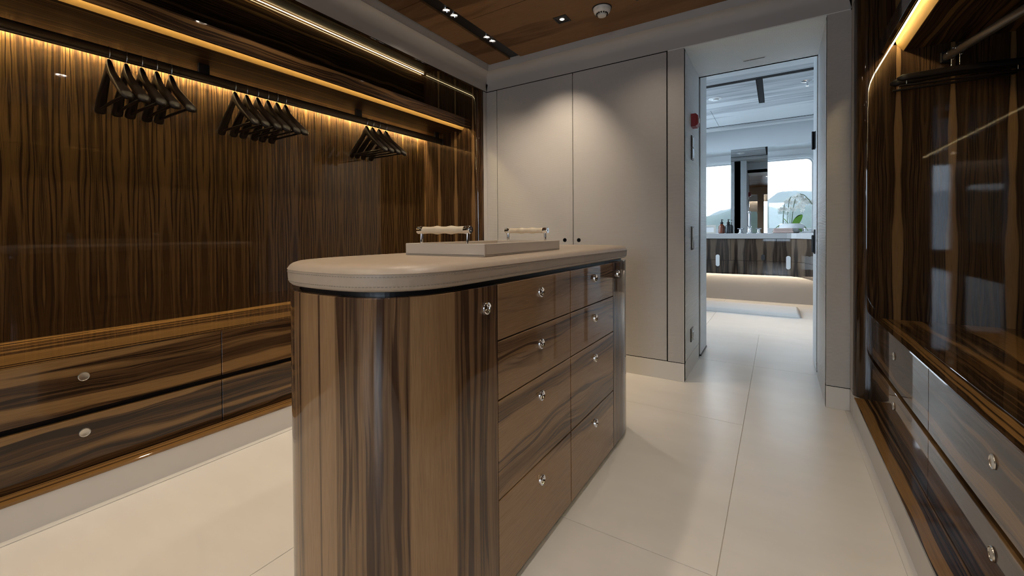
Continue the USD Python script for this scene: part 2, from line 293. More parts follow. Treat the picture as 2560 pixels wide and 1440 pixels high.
part(wd, 'void', box(D0 - .1, D1 + .1, 3.42, YJ, 2.30, 2.36), 'panel_bath_ceiling')
part(wd, 'void_back', box(D0 - .1, D1 + .1, 3.40, 3.42, ZF, 2.34), 'paint_cool')

# outer shell that keeps the daylight out
sh = group_struct('unseen_outer_wall', 'unseen outer shell that blocks sky light behind the fitted wardrobes')
for b in ((-2.9, -2.78, YR - 3.2, YB + .1, -.1, 2.6), (1.28, 1.4, YR - 3.2, YB + .1, -.1, 2.6), (-2.9, 1.4, YR - 3.2, YB + .1, ZC + .10, 2.62), (-2.9, D0 - .1, YB + .1, YB + .2, -.1, 2.6), (D1 + .1, 1.4, YB + .1, YB + .2, -.1, 2.6), (D0 - .3, D1 + .3, YB + .1, YJ, 2.36, 2.6)):
    part(sh, 'bulkhead', box(*b), 'outer')
for b in ((D0 - .2, D0 - .1, YB + .1, YJ, -.1, 2.6), (D1 + .1, D1 + .2, YB + .1, YJ, -.1, 2.6)): part(sh, 'bulkhead', box(*b), 'outer')

# ------------------------------------------------------------------ fitted wardrobes along the two long walls
KNOB = [(0, .0), (.0155, 0), (.0160, .0015), (.0150, .0035), (.0138, .0038), (.0128, .0022), (.006, .0016), (0, .0016)]
def wardrobe(name, xf, s, ye, bx, lab, seams, knobs):
    """xf: room-side plane, s: +1 when the wardrobe lies towards -x, ye: its end panel, bx: back panel"""
    X = lambda d: xf - s * d                                   # d: depth behind the room-side plane
    depth = abs(bx - xf)
    w = thing(name, 'open wardrobe of dark glossy striped veneer, ' + lab, 'wardrobe', kind='thing')
    part(w, 'back_panel', box(bx, bx - s * .02, YR, ye + .02, .40, 1.862), 'veneer_wall')
    part(w, 'upper_back_panel', box(bx, bx - s * .02, YR, ye + .02, 1.864, 2.45), 'veneer_wall_flat')
    part(w, 'end_panel', box(X(.075), bx - s * .02, ye, ye + .025, .0, 2.42), 'veneer_end')
    # front stile, with its room-side corner rounded
    r = .05; arc = [(X(0) - s * (r - r * math.cos(t)), ye + r - r * math.sin(t)) for t in np.linspace(0, math.pi / 2, 12)]
    poly = sg.Polygon([(X(.001), ye + .045), *[(x, y) for x, y in arc], (X(.0735), ye), (X(.0735), ye + .045)]).buffer(0)
    part(w, 'stile', extrude(poly, .118, 2.42), 'veneer_end', smooth=30)
    part(w, 'rear_end_panel', box(X(.0), bx, YR - .02, YR, 0, 2.42), 'veneer_end')
    part(w, 'top_panel', box(X(.02), bx - s * .02, YR, ye + .02, 2.356, 2.376), 'veneer_shelf')
    part(w, 'top_fascia', box(X(.004), X(.020), YR, ye - .0, ZF, 2.36), 'veneer_wall_flat')
    part(w, 'top_light_strip', box(bx + s * .014, bx + s * .018, YR + .1, ye - .015, 2.346, 2.350), 'led_soffit', label='thin warm light strip under the wardrobe top')
    shf = part(w, 'shelf', box(X(.180), bx, YR, ye, 1.803, 1.876, .001), 'veneer_shelf')
    part(shf, 'groove_top', box(X(.109), X(.180), YR, ye, 1.853, 1.876), 'veneer_shelf')
    part(shf, 'fascia', box(X(.090), X(.109), YR, ye, 1.803, 1.876, .0015), 'veneer_wall_flat')
    a = np.array([(.110, 1.853), (.148, 1.853), (.153, 1.834), (.1765, 1.8025), (.1795, 1.8025), (.1795, 1.853)])
    part(shf, 'lip', loft([np.array([(X(d), YR + .01, z) for d, z in a]), np.array([(X(d), ye - .001, z) for d, z in a])]), 'lip_wood')
    part(shf, 'light_strip', box(X(.131), X(.135), YR + .1, ye - .004, 1.8315, 1.8365), 'led_lip', label='warm light strip behind the shelf fascia')
    if s > 0: part(w, 'back_light_strip', box(bx + s * .0215, bx + s * .0245, YR + .1, ye - .010, 1.8005, 1.8026), 'led', label='warm light strip washing the back panel behind the rail'); part(w, 'unseen_light_baffle', box(bx + s * .0255, bx + s * .029, YR + .08, ye, 1.7865, 1.8035), 'bronze')  # unseen baffle, placed to keep the strip light off the floor
    b = thing('drawer_bench', 'low bench of glossy striped drawers ' + ('along the wardrobe with three clusters of hangers' if s > 0 else 'under the trouser hangers, reflecting the doorway'), 'drawer bench')
    Xd = .070
    part(b, 'bench_top', box(X(Xd + .058), bx, YR, ye, .500, .525, .0012), 'veneer_bench')
    part(b, 'edge_lipping', box(X(Xd), X(Xd + .0565), YR, ye, .5234, .5258, .0008), 'veneer_ledge')
    part(b, 'carcass', box(X(Xd + .022), bx, YR, ye, .10, .500), 'gap'); part(b, 'front_rail', box(X(Xd + .022), X(Xd + .06), YR, ye, .500, .5233), 'veneer_bench')
    part(b, 'ledge', box(X(0), X(Xd + .03), YR, ye, .108, .118, .0012), 'veneer_ledge')
    part(b, 'skirting', box(X(.002), X(.03), YR, ye, 0, .1085, .001), 'skirt')
    part(b, 'skirting_bead', box(X(-.022), X(.004), YR, ye + (.09 if s > 0 else .12), 0, .004, .001), 'skirt')
    for i in range(len(seams) - 1):
        y0, y1 = seams[i] + .0015, seams[i + 1] - .0015
        for z0, z1, zk in ((.327, .5230, .449), (.1195, .305, .248)):
            d = part(b, 'drawer', box(X(Xd), X(Xd + .02), y0, y1, z0, z1, .0012), 'veneer_drawer')
            if i in knobs:
                part(d, 'knob', lathe(KNOB, 28, 'x' if s > 0 else '-x', (X(Xd), (seams[i] + seams[i + 1]) / 2, zk)), 'steel', 30, label='flat round metal knob')
    return w
wardrobe('wardrobe', XL, 1, YSL, XB, 'with three clusters of coat hangers', [-1.70, -.880, -.004, .872, 1.748, 2.624, 2.708], (0, 1, 2, 3, 4))
wardrobe('wardrobe', XR, -1, YSR, .95, 'with trouser hangers near its end panel', [-1.70, -.99, -.068, .854, 1.776, 2.674], (0, 1, 2, 3, 4))

# hanging rails
def rail(p0, p1, lab, brackets, led):
    p0, p1 = np.array(p0, float), np.array(p1, float); L = np.linalg.norm(p1 - p0); ang = math.degrees(math.atan2(-(p1 - p0)[0], (p1 - p0)[1]))
    t = thing('hanging_rail', lab, 'clothes rail', tuple(p0), ang)
    q = np.array([(.012 * math.copysign(abs(math.cos(a)) ** .6, math.cos(a)), (.0235 if led else .0165) * math.copysign(abs(math.sin(a)) ** .6, math.sin(a))) for a in np.linspace(0, 2 * math.pi, 28, endpoint=False)])
    part(t, 'tube', loft([np.array([(x, 0, z) for x, z in q]), np.array([(x, L, z) for x, z in q])]), 'bronze' if led else 'rail_metal', 40)
    for e in (0, L - .012): part(t, 'end_socket', box(-.019, .019, e, e + .012, -.025, .025, .004), 'black')
    for y in brackets: part(t, 'bracket', box(-.009, .009, y - .024, y + .024, .014, .068, .002), 'black')
    return t
rail((-2.42, YR + .02, 1.735), (-2.42, YSL - .002, 1.735), 'long dark bronze hanging rail with warm light, carrying three clusters of hangers', [-.7 - YR, .929 - YR, 1.843 - YR, 2.62 - YR], True)
rail((1.0 - .06, 1.39, 1.735), (.640, YSR - .008, 1.735), 'bronze hanging rail carrying the two trouser hangers by the end panel', [.25], False)

# coat hangers
def hanger_body():
    secs = []
    for x in np.linspace(-.196, .196, 41):
        u = abs(x) / .196; zc = -.080 - .142 * (u ** 1.15) * (1.08 - .08 * u) + .020 * math.exp(-(x / .035) ** 2)
        hz = .016 + .007 * (1 - u) + .010 * math.exp(-(x / .03) ** 2); hy = .010 + .0125 * u ** 1.1; k = 1.0
        if u > .93: k = math.sqrt(max(.02, 1 - ((u - .93) / .075) ** 2))
        yc = .012 * u ** 2
        secs.append(np.array([(x, yc + hy * k * math.copysign(abs(math.cos(a)) ** .75, math.cos(a)), zc + hz * k * math.copysign(abs(math.sin(a)) ** .75, math.sin(a))) for a in np.linspace(0, 2 * math.pi, 16, endpoint=False)]))
    return loft(secs)
hook = [(0, 0, -.075), (0, 0, -.022)] + [(.0150 * math.sin(t), 0, .0005 - .0262 * math.cos(t)) for t in np.linspace(.30, 4.6, 24)]
def coat_hanger(loc, rz, lab, group):
    t = thing('coat_hanger', lab, 'coat hanger', loc, rz, group)
    part(t, 'body', hanger_body(), 'hanger_wood', True)
    part(t, 'trouser_bar', tube([(-.160, .010, -.209), (0, .004, -.212), (.160, .010, -.209)], .006, 10), 'hanger_wood', True)
    part(t, 'hook', tube(hook, .0017, 8), 'chrome', True)
    return t
ORD = ['first', 'second', 'third', 'fourth', 'fifth', 'sixth']
h0 = None
for ysl, gl, gr in (((.598, .654, .707, .761, .815), 'five black coat hangers, cluster farthest from the closet doors', 'coat hangers in the cluster of five'),
                ((1.091, 1.148, 1.204, 1.259, 1.310, 1.359), 'six black coat hangers, middle cluster on the rail', 'coat hangers in the cluster of six'),
                ((1.928, 1.980, 2.036, 2.098), 'four black coat hangers, cluster closest to the doors', 'coat hangers in the cluster of four')):
    for i, y in enumerate(ysl):
        rz = rng.uniform(-2, 2); lab = f'{ORD[i]} of {gl}, counted towards them' if 'doors' in gl else f'{ORD[i]} of {gl}, counted towards the doors'
        if h0 is None: h0 = coat_hanger((-2.42, y, 1.735), rz, lab, gr)
        else: meta(copy(h0, (-2.42, y, 1.735), rz, lab), group=gr)

def trouser_hanger(loc, rz, lab):
    t = thing('trouser_hanger', lab, 'trouser hanger', loc, rz, 'trouser hangers by the end panel')
    secs = []
    for x in np.linspace(-.205, .205, 25):
        u = abs(x) / .205; k = 1. if u < .92 else math.sqrt(max(.03, 1 - ((u - .92) / .085) ** 2))
        secs.append(np.array([(x, .011 * k * math.copysign(abs(math.cos(a)) ** .6, math.cos(a)), -.092 + .008 * (1 - u) + .0145 * k * math.copysign(abs(math.sin(a)) ** .6, math.sin(a))) for a in np.linspace(0, 2 * math.pi, 14, endpoint=False)]))
    part(t, 'body', loft(secs), 'hanger_wood', True)
    part(t, 'clamp_bar', tube([(-.195, 0, -.126), (0, 0, -.127), (.195, 0, -.126)], .0052, 10), 'hanger_wood', True)
    for x in (-.172, .172): part(t, 'clip_pin', tube([(x, 0, -.10), (x, 0, -.122)], .0022, 8), 'chrome', True)
    part(t, 'hook', tube(hook + [], .0019, 8), 'chrome', True)
    part(t, 'hook_stem', tube([(0, 0, -.09), (0, 0, -.05)], .0019, 8), 'chrome', True)
th = trouser_hanger((.652, 2.625, 1.735), -2, 'black trouser hanger closest to the glossy end panel')
trouser_hanger((.664, 2.568, 1.735), 3, 'black trouser hanger hung in front of the other one')

# ------------------------------------------------------------------ island
IA, IB, IN, IXI = .232, .245, 2.8, -.595
ICX, IY0, IYM = IXI - IA, .771, 1.307
IY1 = 2 * IYM - IY0
def outline(off=0., n=56):
    a, b = IA + off, IB + off; P = []
    for t in np.linspace(-math.pi, 0, n):
        P.append((ICX + a * math.copysign(abs(math.cos(t)) ** (2 / IN), math.cos(t)), IY0 - b * abs(math.sin(t)) ** (2 / IN)))
    for t in np.linspace(0, math.pi, n):
        P.append((ICX + a * math.copysign(abs(math.cos(t)) ** (2 / IN), math.cos(t)), IY1 + b * abs(math.sin(t)) ** (2 / IN)))
    return np.array(P)
isl = thing('island', 'glossy striped wood island with rounded ends and chrome ringed drawers', 'dresser island', (ICX, IYM, 0))
off3 = np.array([ICX, IYM, 0])
def ipart(parent, name, mesh, mat, smooth=False, uv=None, **k):
    m = mesh.copy() if hasattr(mesh, 'apply_translation') else mesh
    m.apply_translation(-off3); return part(parent, name, m, mat, smooth, uv, **k)
ipart(isl, 'core', extrude(sg.Polygon(outline(-.021)), .02, .838), 'black')
ipart(isl, 'plinth', extrude(sg.Polygon(outline(-.03)), 0, .03), 'black')
Y0, Y1 = .868, 1.746
def shell(mask, z0, z1, thick=.02):
    """curved end panel following the outline where mask(y) holds; UV: arc length, height"""
    P = outline(0, 90); keep = P[mask(P[:, 1])]
    return keep
def end_panel(near):
    P = outline(0, 120); n = len(P) // 2
    e = P[:n] if near else P[n:]
    lim = Y0 if near else Y1
    if near: pts = np.vstack([[e[0][0], lim - .0015], e, [e[-1][0], lim - .0015]])
    else: pts = np.vstack([[e[0][0], lim + .0015], e, [e[-1][0], lim + .0015]])
    d = np.r_[0, np.cumsum(np.linalg.norm(np.diff(pts, axis=0), axis=1))]
    Q = sg.LineString(pts); nrm = np.gradient(pts, axis=0); nrm = np.c_[nrm[:, 1], -nrm[:, 0]]; nrm /= np.linalg.norm(nrm, axis=1)[:, None]
    z = [(.022, .0012), (.0235, 0), (.8205, 0), (.822, .0012)]
    V, UV, f = [], [], []; k = len(pts)
    for zz, inset in z:
        for p, q, dd in zip(pts, nrm, d): V.append((*(p - q * inset), zz)); UV.append((dd + (0 if near else 1.3), zz))
    for r in range(len(z) - 1):
        for i in range(k - 1): f += [(r * k + i, r * k + i + 1, (r + 1) * k + i + 1), (r * k + i, (r + 1) * k + i + 1, (r + 1) * k + i)]
    b = len(V)
    for zz in (.022, .822):
        for p, q, dd in zip(pts, nrm, d): V.append((*(p - q * .02), zz)); UV.append((dd, zz))
    for i in range(k - 1):
        f += [(3 * k + i, 3 * k + i + 1, b + k + i + 1), (3 * k + i, b + k + i + 1, b + k + i), (i + 1, i, b + i), (i + 1, b + i, b + i + 1)]
    for i in (0, k - 1):
        a = [(3 * k + i, b + k + i, b + i), (3 * k + i, b + i, i)]
        f += a if i == 0 else [t[::-1] for t in a]
    return trimesh.Trimesh(np.array(V), f, process=False), np.array(UV)
RING = [(0, .006), (.004, .0058), (.0075, .003), (.0100, .0028), (.0118, .0075), (.0138, .0092), (.0158, .0080), (.0168, .0045), (.0168, 0), (0, 0)][::-1]
def ring_knob(parent, y, z, x=IXI):
    ipart(parent, 'knob', lathe([(r * .92, h) for r, h in RING], 36, 'x', (x, y, z)), 'chrome', 40, label='chrome ring knob')
for near in (True, False):
    m, uv = end_panel(near)
    e = ipart(isl, 'end_door', m, 'veneer_island_end', True, uv)
    ring_knob(e, .815 if near else 1.800, .770, IXI)
zs = (.822, .677, .525, .270, .022)
for c, (a, b) in enumerate(((Y0, 1.3065), (1.3085, Y1))):
    for k in range(4):
        d = ipart(isl, 'drawer', box(IXI - .02, IXI, a + .0016, b - .0016, zs[k + 1] + .0024, zs[k] - .0012, .0012), 'veneer_island_drawer')
        ring_knob(d, (1.090, 1.527)[c], zs[k] - (.046, .055, .057, .055)[k])
ipart(isl, 'back_panel', box(ICX - IA, ICX - IA + .02, Y0, Y1, .022, .822, .001), 'veneer_island_drawer')
# leather cushion top: rounded edges, a raised welt and two rows of stitches
def ring_at(off, z): return np.c_[outline(off, 70), np.full(140, z)]
secs = []
for o, z in ((-.03, .8325), (-.010, .8325), (-.003, .8345), (.002, .8395), (.0042, .848), (.005, .864), (.0048, .8690), (.0060, .8702), (.0052, .8716), (.001, .8785), (-.005, .8832), (-.015, .8866), (-.034, .8884), (-.08, .8892), (-.16, .8895)):
    secs.append(ring_at(o, z))
ipart(isl, 'cushion_top', loft(secs), 'leather', 40, label='taupe leather padded top')
st = []
for z in (.8645, .8440):
    P = outline(.0052 if z > .86 else .0036, 400); d = np.r_[0, np.cumsum(np.linalg.norm(np.diff(P, axis=0), axis=1))]
    for t in np.arange(0, d[-1], .0078):
        x, y = np.interp(t, d, P[:, 0]), np.interp(t, d, P[:, 1]); x2, y2 = np.interp(t + .004, d, P[:, 0]), np.interp(t + .004, d, P[:, 1])
        b = trimesh.creation.box((.0042, .0014, .0012)); b.apply_transform(trimesh.transformations.rotation_matrix(math.atan2(y2 - y, x2 - x), (0, 0, 1))); b.apply_translation((x, y, z)); st.append(b)
ipart(isl, 'stitching', cat(*st), 'thread', kind='stuff', label='rows of stitches along the leather edge')

# ------------------------------------------------------------------ tray
tr = thing('serving_tray', 'pale leather tray with bone handles on the leather island top', 'tray', (-.795, 1.128, .8895), 4.0)
TW, TL, TH, TT = .270, .520, .034, .009
part(tr, 'base', box(-TW / 2, TW / 2, -TL / 2, TL / 2, 0, .006, .001), 'leather_tray')
for b in ((-TW / 2, TW / 2, -TL / 2, -TL / 2 + TT), (-TW / 2, TW / 2, TL / 2 - TT, TL / 2), (-TW / 2, -TW / 2 + TT, -TL / 2 + TT, TL / 2 - TT), (TW / 2 - TT, TW / 2, -TL / 2 + TT, TL / 2 - TT)):
    part(tr, 'side', box(*b, .0005, TH, .0012), 'leather_tray')
for e, yy in enumerate((-TL / 2 + TT / 2, TL / 2 - TT / 2)):
    hd = part(tr, 'handle', tube([(-.074 + .148 * k / 40, yy, .071) for k in range(41)],
              [.0094 + .0026 * max(math.exp(-((k - 14) / 3.2) ** 2), math.exp(-((k - 27) / 3.2) ** 2)) + .0008 * math.exp(-(k / 4) ** 2) + .0008 * math.exp(-((k - 40) / 4) ** 2) for k in range(41)], 16), 'bone', True, label='carved bone grip of the tray handle')
    for sx in (-1, 1):
        part(hd, 'ferrule', lathe([(0, -.010), (.0098, -.010), (.0108, -.008), (.0108, .008), (.0098, .0105), (.004, .0105), (.003, .012), (0, .012)] if sx > 0 else [(0, -.012), (.003, -.012), (.004, -.0105), (.0098, -.0105), (.0108, -.008), (.0108, .008), (.0098, .010), (0, .010)], 24, 'x', (sx * .080, yy, .071)), 'chrome', 40, label='chrome end ferrule')
        part(hd, 'post', tube([(sx * .079, yy, TH - .001), (sx * .079, yy, .066)], .0042, 14), 'chrome', True, label='chrome post')

# ------------------------------------------------------------------ ceiling fittings
def spot_lamp(parent, name, pos, aim, power, cone, soft, r=.012, color=(1., .83, .63)):
    l = UsdLux.SphereLight.Define(stage, name_in(path_of(parent), name))
    d = np.array(aim, float); d /= np.linalg.norm(d); zx = -d; a = np.array([1., 0, 0]) if abs(zx[0]) < .9 else np.array([0, 1., 0]); x = np.cross(a, zx); x /= np.linalg.norm(x); y = np.cross(zx, x)
    l.AddTransformOp().Set(Gf.Matrix4d(*x, 0, *y, 0, *zx, 0, *map(float, pos), 1))
    l.CreateRadiusAttr(r); l.CreateIntensityAttr(power * SPOT); l.CreateNormalizeAttr(True); l.CreateColorAttr(Gf.Vec3f(*color))
    s = UsdLux.ShapingAPI.Apply(l.GetPrim()); s.CreateShapingConeAngleAttr(cone); s.CreateShapingConeSoftnessAttr(soft)
SPOTS = [(1.941, 'square downlight'), (2.013, ''), (2.357, ''), (2.425, '')]
def gimbal(y, lab, aim):
    t = thing('spotlight', lab, 'spotlight', (-1.693, y, ZC + .012), 0, 'small spotlights in the black ceiling channel')
    part(t, 'ring', lathe([(.021, .001), (.0265, .001), (.0275, -.004), (.0255, -.0085), (.0215, -.0095), (.0195, -.004)], 28), 'chrome', 40)
    part(t, 'lens', lathe([(0, -.0035), (.013, -.0045), (.020, -.003), (.0205, 0), (0, 0)], 24), 'lamp_face', True)
    spot_lamp(t, 'lamp', (0, 0, -.012), aim, .95, 52, 1.)
gimbal(1.941, 'spotlight of the chrome pair farther along the channel from the closet doors, outer one', (-.25, -.1, -1))
gimbal(2.013, 'spotlight of the chrome pair farther from the closet doors, next to the channel middle', (-.2, .1, -1))
gimbal(2.357, 'spotlight of the chrome pair closer to the closet doors, on the far side from them', (-.2, 0, -1))
gimbal(2.425, 'spotlight nearest the channel end by the closet doors', (-.1, -.1, -1))
for y, w in ((1.05, 'third pair from the closet doors, outer one'), (1.12, 'third pair from the closet doors, inner one'), (.15, 'fourth pair from the closet doors, outer one'), (.22, 'fourth pair from the closet doors, inner one'), (-.7, 'single one at the rear')):  # out of view, continuing the row to light the floor by the wardrobe
    gimbal(y, 'unseen small chrome spotlight in the black channel, ' + w, (-.25, 0, -1))
def downlight(x, y, lab, power, aim=(0, 0, -1), cone=58, color=(1., .83, .63)):
    t = thing('downlight', lab, 'downlight', (x, y, ZC), 0, None)
    fr = m3.Manifold.cube((.086, .086, .004), True).translate((0, 0, -.001)) - m3.Manifold.cube((.066, .066, .1), True)
    part(t, 'frame', fr, 'black'); part(t, 'well', box(-.034, .034, -.034, .034, -.0008, -.0003), 'black')
    part(t, 'lens', lathe([(0, -.004), (.012, -.0038), (.0155, -.001), (0, -.001)], 24), 'lamp_face', True)
    spot_lamp(t, 'lamp', (0, 0, -.012), aim, power, cone, 1., .03 if y < 2 else .011, color)
downlight(-1.147, 2.411, 'black square downlight beside the smoke detector, shining on the closet doors', 5.2, (-.26, .12, -1), 46)
downlight(-.650, 2.411, 'black square downlight cut by the picture top edge', .9)
for x, y, w in ((-1.147, 1.20, 'above the island'), (-.2, .95, 'above the aisle beside the island drawers'), (-1.147, -.1, 'behind the island near the black channel'), (-.2, -.3, 'behind the aisle'), (-.9, -1.1, 'closest to the rear opening')):  # out of view, placed to light the island, aisle and floor
    downlight(x, y, 'unseen black square downlight in the ceiling ' + w, 2.4 if x > -.5 else 2.0, color=(1., .87, .75) if x > -.5 else (1., .83, .63))
sd = thing('smoke_detector', 'round white smoke detector on the walnut ceiling', 'smoke detector', (-.890, 2.425, ZC))
part(sd, 'base', lathe([(0, 0), (.052, 0), (.053, -.006), (.050, -.012), (.050, -.018), (.046, -.026), (.038, -.034), (0, -.034)][::-1], 40), 'plastic_white', 30)
part(sd, 'gasket', lathe([(.052, 0), (.058, 0), (.058, -.003), (.052, -.003)], 40), 'black')
part(sd, 'cap', lathe([(0, -.050), (.020, -.050), (.024, -.048), (.026, -.044), (.026, -.033), (0, -.033)], 32), 'plastic_white', 30)
for k in range(14):
    a = 2 * math.pi * k / 14; b = trimesh.creation.box((.006, .007, .012)); b.apply_transform(trimesh.transformations.rotation_matrix(a, (0, 0, 1)) @ trimesh.transformations.translation_matrix((.0325, 0, -.0345)))
    part(sd, 'vent_slot', b, 'black')

# ------------------------------------------------------------------ fittings on the doorway lining
al = thing('alarm_box', 'red alarm call box on the doorway lining', 'alarm', (D0, 3.095, 1.71))
part(al, 'housing', loft([np.array([(0, -.044, -.042), (0, .044, -.042), (0, .044, .042), (0, -.044, .042)]), np.array([(.030, -.044, -.042), (.030, .044, -.042), (.030, .044, .042), (.030, -.044, .042)]), np.array([(.042, -.030, -.030), (.042, .034, -.030), (.042, .034, .030), (.042, -.030, .030)])]), 'alarm_red', 10)
part(al, 'push_plate', box(.042, .046, -.016, .022, -.016, .018, .002), 'plastic_white')
def plate(name, z, h, lab, catn, items):
    t = thing(name, lab, catn, (D0, 3.075, z))
    part(t, 'plate', box(0, .007, -.030, .040, -h / 2, h / 2, .002), 'bronze')
    for nm, a, b, m in items: part(t, nm, box(.007, .012, -.022, .032, a, b, .0015), m)
plate('wall_switch', 1.525, .165, 'tall metal control plate under the red alarm box', 'switch', (('display', .005, .070, 'steel'), ('rocker', -.070, -.005, 'chrome')))
plate('wall_switch', .910, .160, 'metal light switch plate at counter height on the doorway lining', 'switch', (('rocker', .002, .070, 'plastic_white'), ('rocker', -.070, -.002, 'steel')))
so = thing('wall_socket', 'metal power socket low on the doorway lining', 'socket', (D0, 3.06, .252))
part(so, 'plate', box(0, .008, -.040, .045, -.045, .045, .002), 'bronze'); part(so, 'cover', lathe([(0, .014), (.024, .014), (.027, .010), (.027, .007), (0, .007)][::-1], 28, 'x', (0, .002, 0)), 'steel', 30); part(so, 'slot', box(.0135, .015, -.008, .012, -.018, .018, .002), 'black')
hg = part(wd, 'hinge', box(D1 - .006, D1, 3.57, 3.63, 1.525, 1.645, .002), 'black', label='black hinge'); part(hg, 'knuckle', tube([(D1 - .014, 3.60, 1.523), (D1 - .014, 3.60, 1.647)], .008, 12), 'black', True)
lt = part(wd, 'latch', box(D1 - .008, D1, 3.56, 3.64, .795, .965, .003), 'black', label='black latch'); part(lt, 'bolt', box(D1 - .02, D1 - .008, 3.58, 3.62, .805, .925, .003), 'black'); part(lt, 'strike', box(D1 - .018, D1 - .006, 3.58, 3.62, .945, .963, .003), 'chrome')
vs = thing('soffit_slot', 'small slotted plate in the doorway soffit', 'vent', (-.132, 3.248, ZF)); part(vs, 'frame', box(-.066, .066, -.008, .008, -.002, 0, .0005), 'steel'); part(vs, 'slot', box(-.060, -.030, -.005, .005, -.003, -.0015), 'black'); part(vs, 'slot', box(-.026, .060, -.005, .005, -.003, -.0015), 'black')

# ------------------------------------------------------------------ bathroom
BX0, BX1, BYW, BZ = -1.75, 1.05, 6.85, 2.30
BATH = 1.0
wl = group_struct('wall_bath', 'cool white walls of the bathroom')
part(wl, 'panel', m3.Manifold.cube((.1, 7.1 - YJ + .02, 2.6)).translate((BX0 - .1, YJ - .02, 0)) - m3.Manifold.cube((1., 1.9, 1.15)).translate((BX0 - .5, 4.3, .95)), 'paint_cool')
wn4 = group_struct('unseen_window_4', 'unseen side window of the bathroom placed to light the doorway lining'); part(wn4, 'glass_pane', box(BX0 - .06, BX0 - .055, 4.28, 6.22, .93, 2.12), 'glass')
day2 = UsdLux.RectLight.Define(stage, '/World/unseen_daylight_side'); day2.CreateWidthAttr(1.9); day2.CreateHeightAttr(1.15); day2.CreateIntensityAttr(UNSEEN_DAY_SIDE); day2.CreateColorAttr(Gf.Vec3f(.56, .76, 1.))
day2.AddTransformOp().Set(Gf.Matrix4d(0, -1, 0, 0, 0, 0, 1, 0, -1, 0, 0, 0, BX0 - .13, 5.25, 1.525, 1))   # area light placed to brighten the doorway lining, outside unseen_window_4
part(wl, 'panel', box(BX1, BX1 + .1, YJ - .02, 7.1, 0, 2.6), 'paint_cool')
part(wl, 'panel', box(BX0 - .1, D0 - .1, YJ - .1, YJ, 0, 2.6), 'paint_cool'); part(wl, 'panel', box(D1 + .1, BX1 + .1, YJ - .1, YJ, 0, 2.6), 'paint_cool')
part(wl, 'unseen_roof', box(BX0 - .1, BX1 + .1, YJ - .1, 7.1, 2.42, 2.62), 'outer')  # unseen slab that keeps sky light out of the bathroom
WX0, WX1, WZ0, WZ1 = -1.02, .405, .934, 1.945
wall = m3.Manifold.cube((BX1 - BX0, .10, 2.4)).translate((BX0, BYW, 0))
cut = m3.CrossSection([[(WX0 + .08, WZ0 + .08), (WX1 - .08, WZ0 + .08), (WX1 - .08, WZ1 - .08), (WX0 + .08, WZ1 - .08)]]).offset(.08, m3.JoinType.Round, 2, 40)
big = cut.offset(.035, m3.JoinType.Round, 2, 40)
hole = m3.Manifold.extrude(cut, 1.0).rotate((90, 0, 0)).translate((0, BYW + .6, 0))
part(wl, 'window_wall', wall - hole, 'window_frame')
wn = group_struct('window_1', 'rounded bathroom window over the vanity with hills beyond')
frame = m3.Manifold.extrude(big, .03).rotate((90, 0, 0)).translate((0, BYW + .002, 0)) - hole
part(wn, 'window_frame', frame, 'window_frame')
fr2 = m3.Manifold.extrude(cut, .02).rotate((90, 0, 0)).translate((0, BYW + .07, 0)) - m3.Manifold.extrude(cut.offset(-.014, m3.JoinType.Round, 2, 40), 1).rotate((90, 0, 0)).translate((0, BYW + .5, 0))
part(wn, 'gasket', fr2, 'window_frame'); part(wn, 'glass_pane', box(WX0 - .02, WX1 + .02, BYW + .092, BYW + .097, WZ0, WZ1 + .02), 'glass')
sill = sg.Polygon([(BYW + .002, .930), (BYW + .002, .942), (BYW + .09, 1.002), (BYW + .09, .930)]); sm = extrude(sill, WX0 - .01, WX1 + .01); sm.vertices = np.c_[sm.vertices[:, 2], sm.vertices[:, 0], sm.vertices[:, 1]]; sm.fix_normals(); part(wn, 'sill', sm, 'window_frame')
bc = group_struct('ceiling_bath', 'pale grey streaked bathroom ceiling panels with black slots')
part(bc, 'backing', box(BX0, BX1, YJ, BYW, BZ + .06, BZ + .08), 'gap')
def bpanel(x0, x1, y0, y1): part(bc, 'panel', box(x0 + .0015, x1 - .0015, y0 + .0015, y1 - .0015, BZ, BZ + .02, .001), 'panel_bath_ceiling')
part(bc, 'slot', box(BX0, BX1, 4.2475, 4.3125, BZ + .003, BZ + .02), 'gap'); part(bc, 'slot', box(-.1605, -.1155, 4.3175, 5.1235, BZ + .003, BZ + .02), 'gap'); part(bc, 'slot', box(BX0, BX1, 5.958, 5.987, BZ + .003, BZ + .02), 'gap')
bpanel(BX0, BX1, YJ, 4.245)
bpanel(BX0, -.163, 4.315, 5.125); bpanel(-.113, BX1, 4.315, 5.125)
bpanel(BX0, -.629, 5.127, 5.955); bpanel(-.629, .346, 5.127, 5.955); bpanel(.346, BX1, 5.127, 5.955)
bpanel(BX0, BX1, 5.99, 6.235)
bh = group_struct('trim_4', 'white bulkhead box above the bathroom window')
part(bh, 'box', box(BX0, BX1, 6.42, BYW, 2.068, 2.42, .002), 'paint_cool')
vp = thing('speaker', 'round white speaker in the bathroom ceiling', 'speaker', (-.533, 4.695, BZ)); part(vp, 'bezel', lathe([(0, -.006), (.045, -.006), (.060, -.003), (.062, 0), (0, 0)], 32), 'plastic_white', 30); part(vp, 'cone', lathe([(0, -.018), (.026, -.018), (.032, -.012), (.034, -.005), (0, -.005)], 28), 'plastic_white', 30)
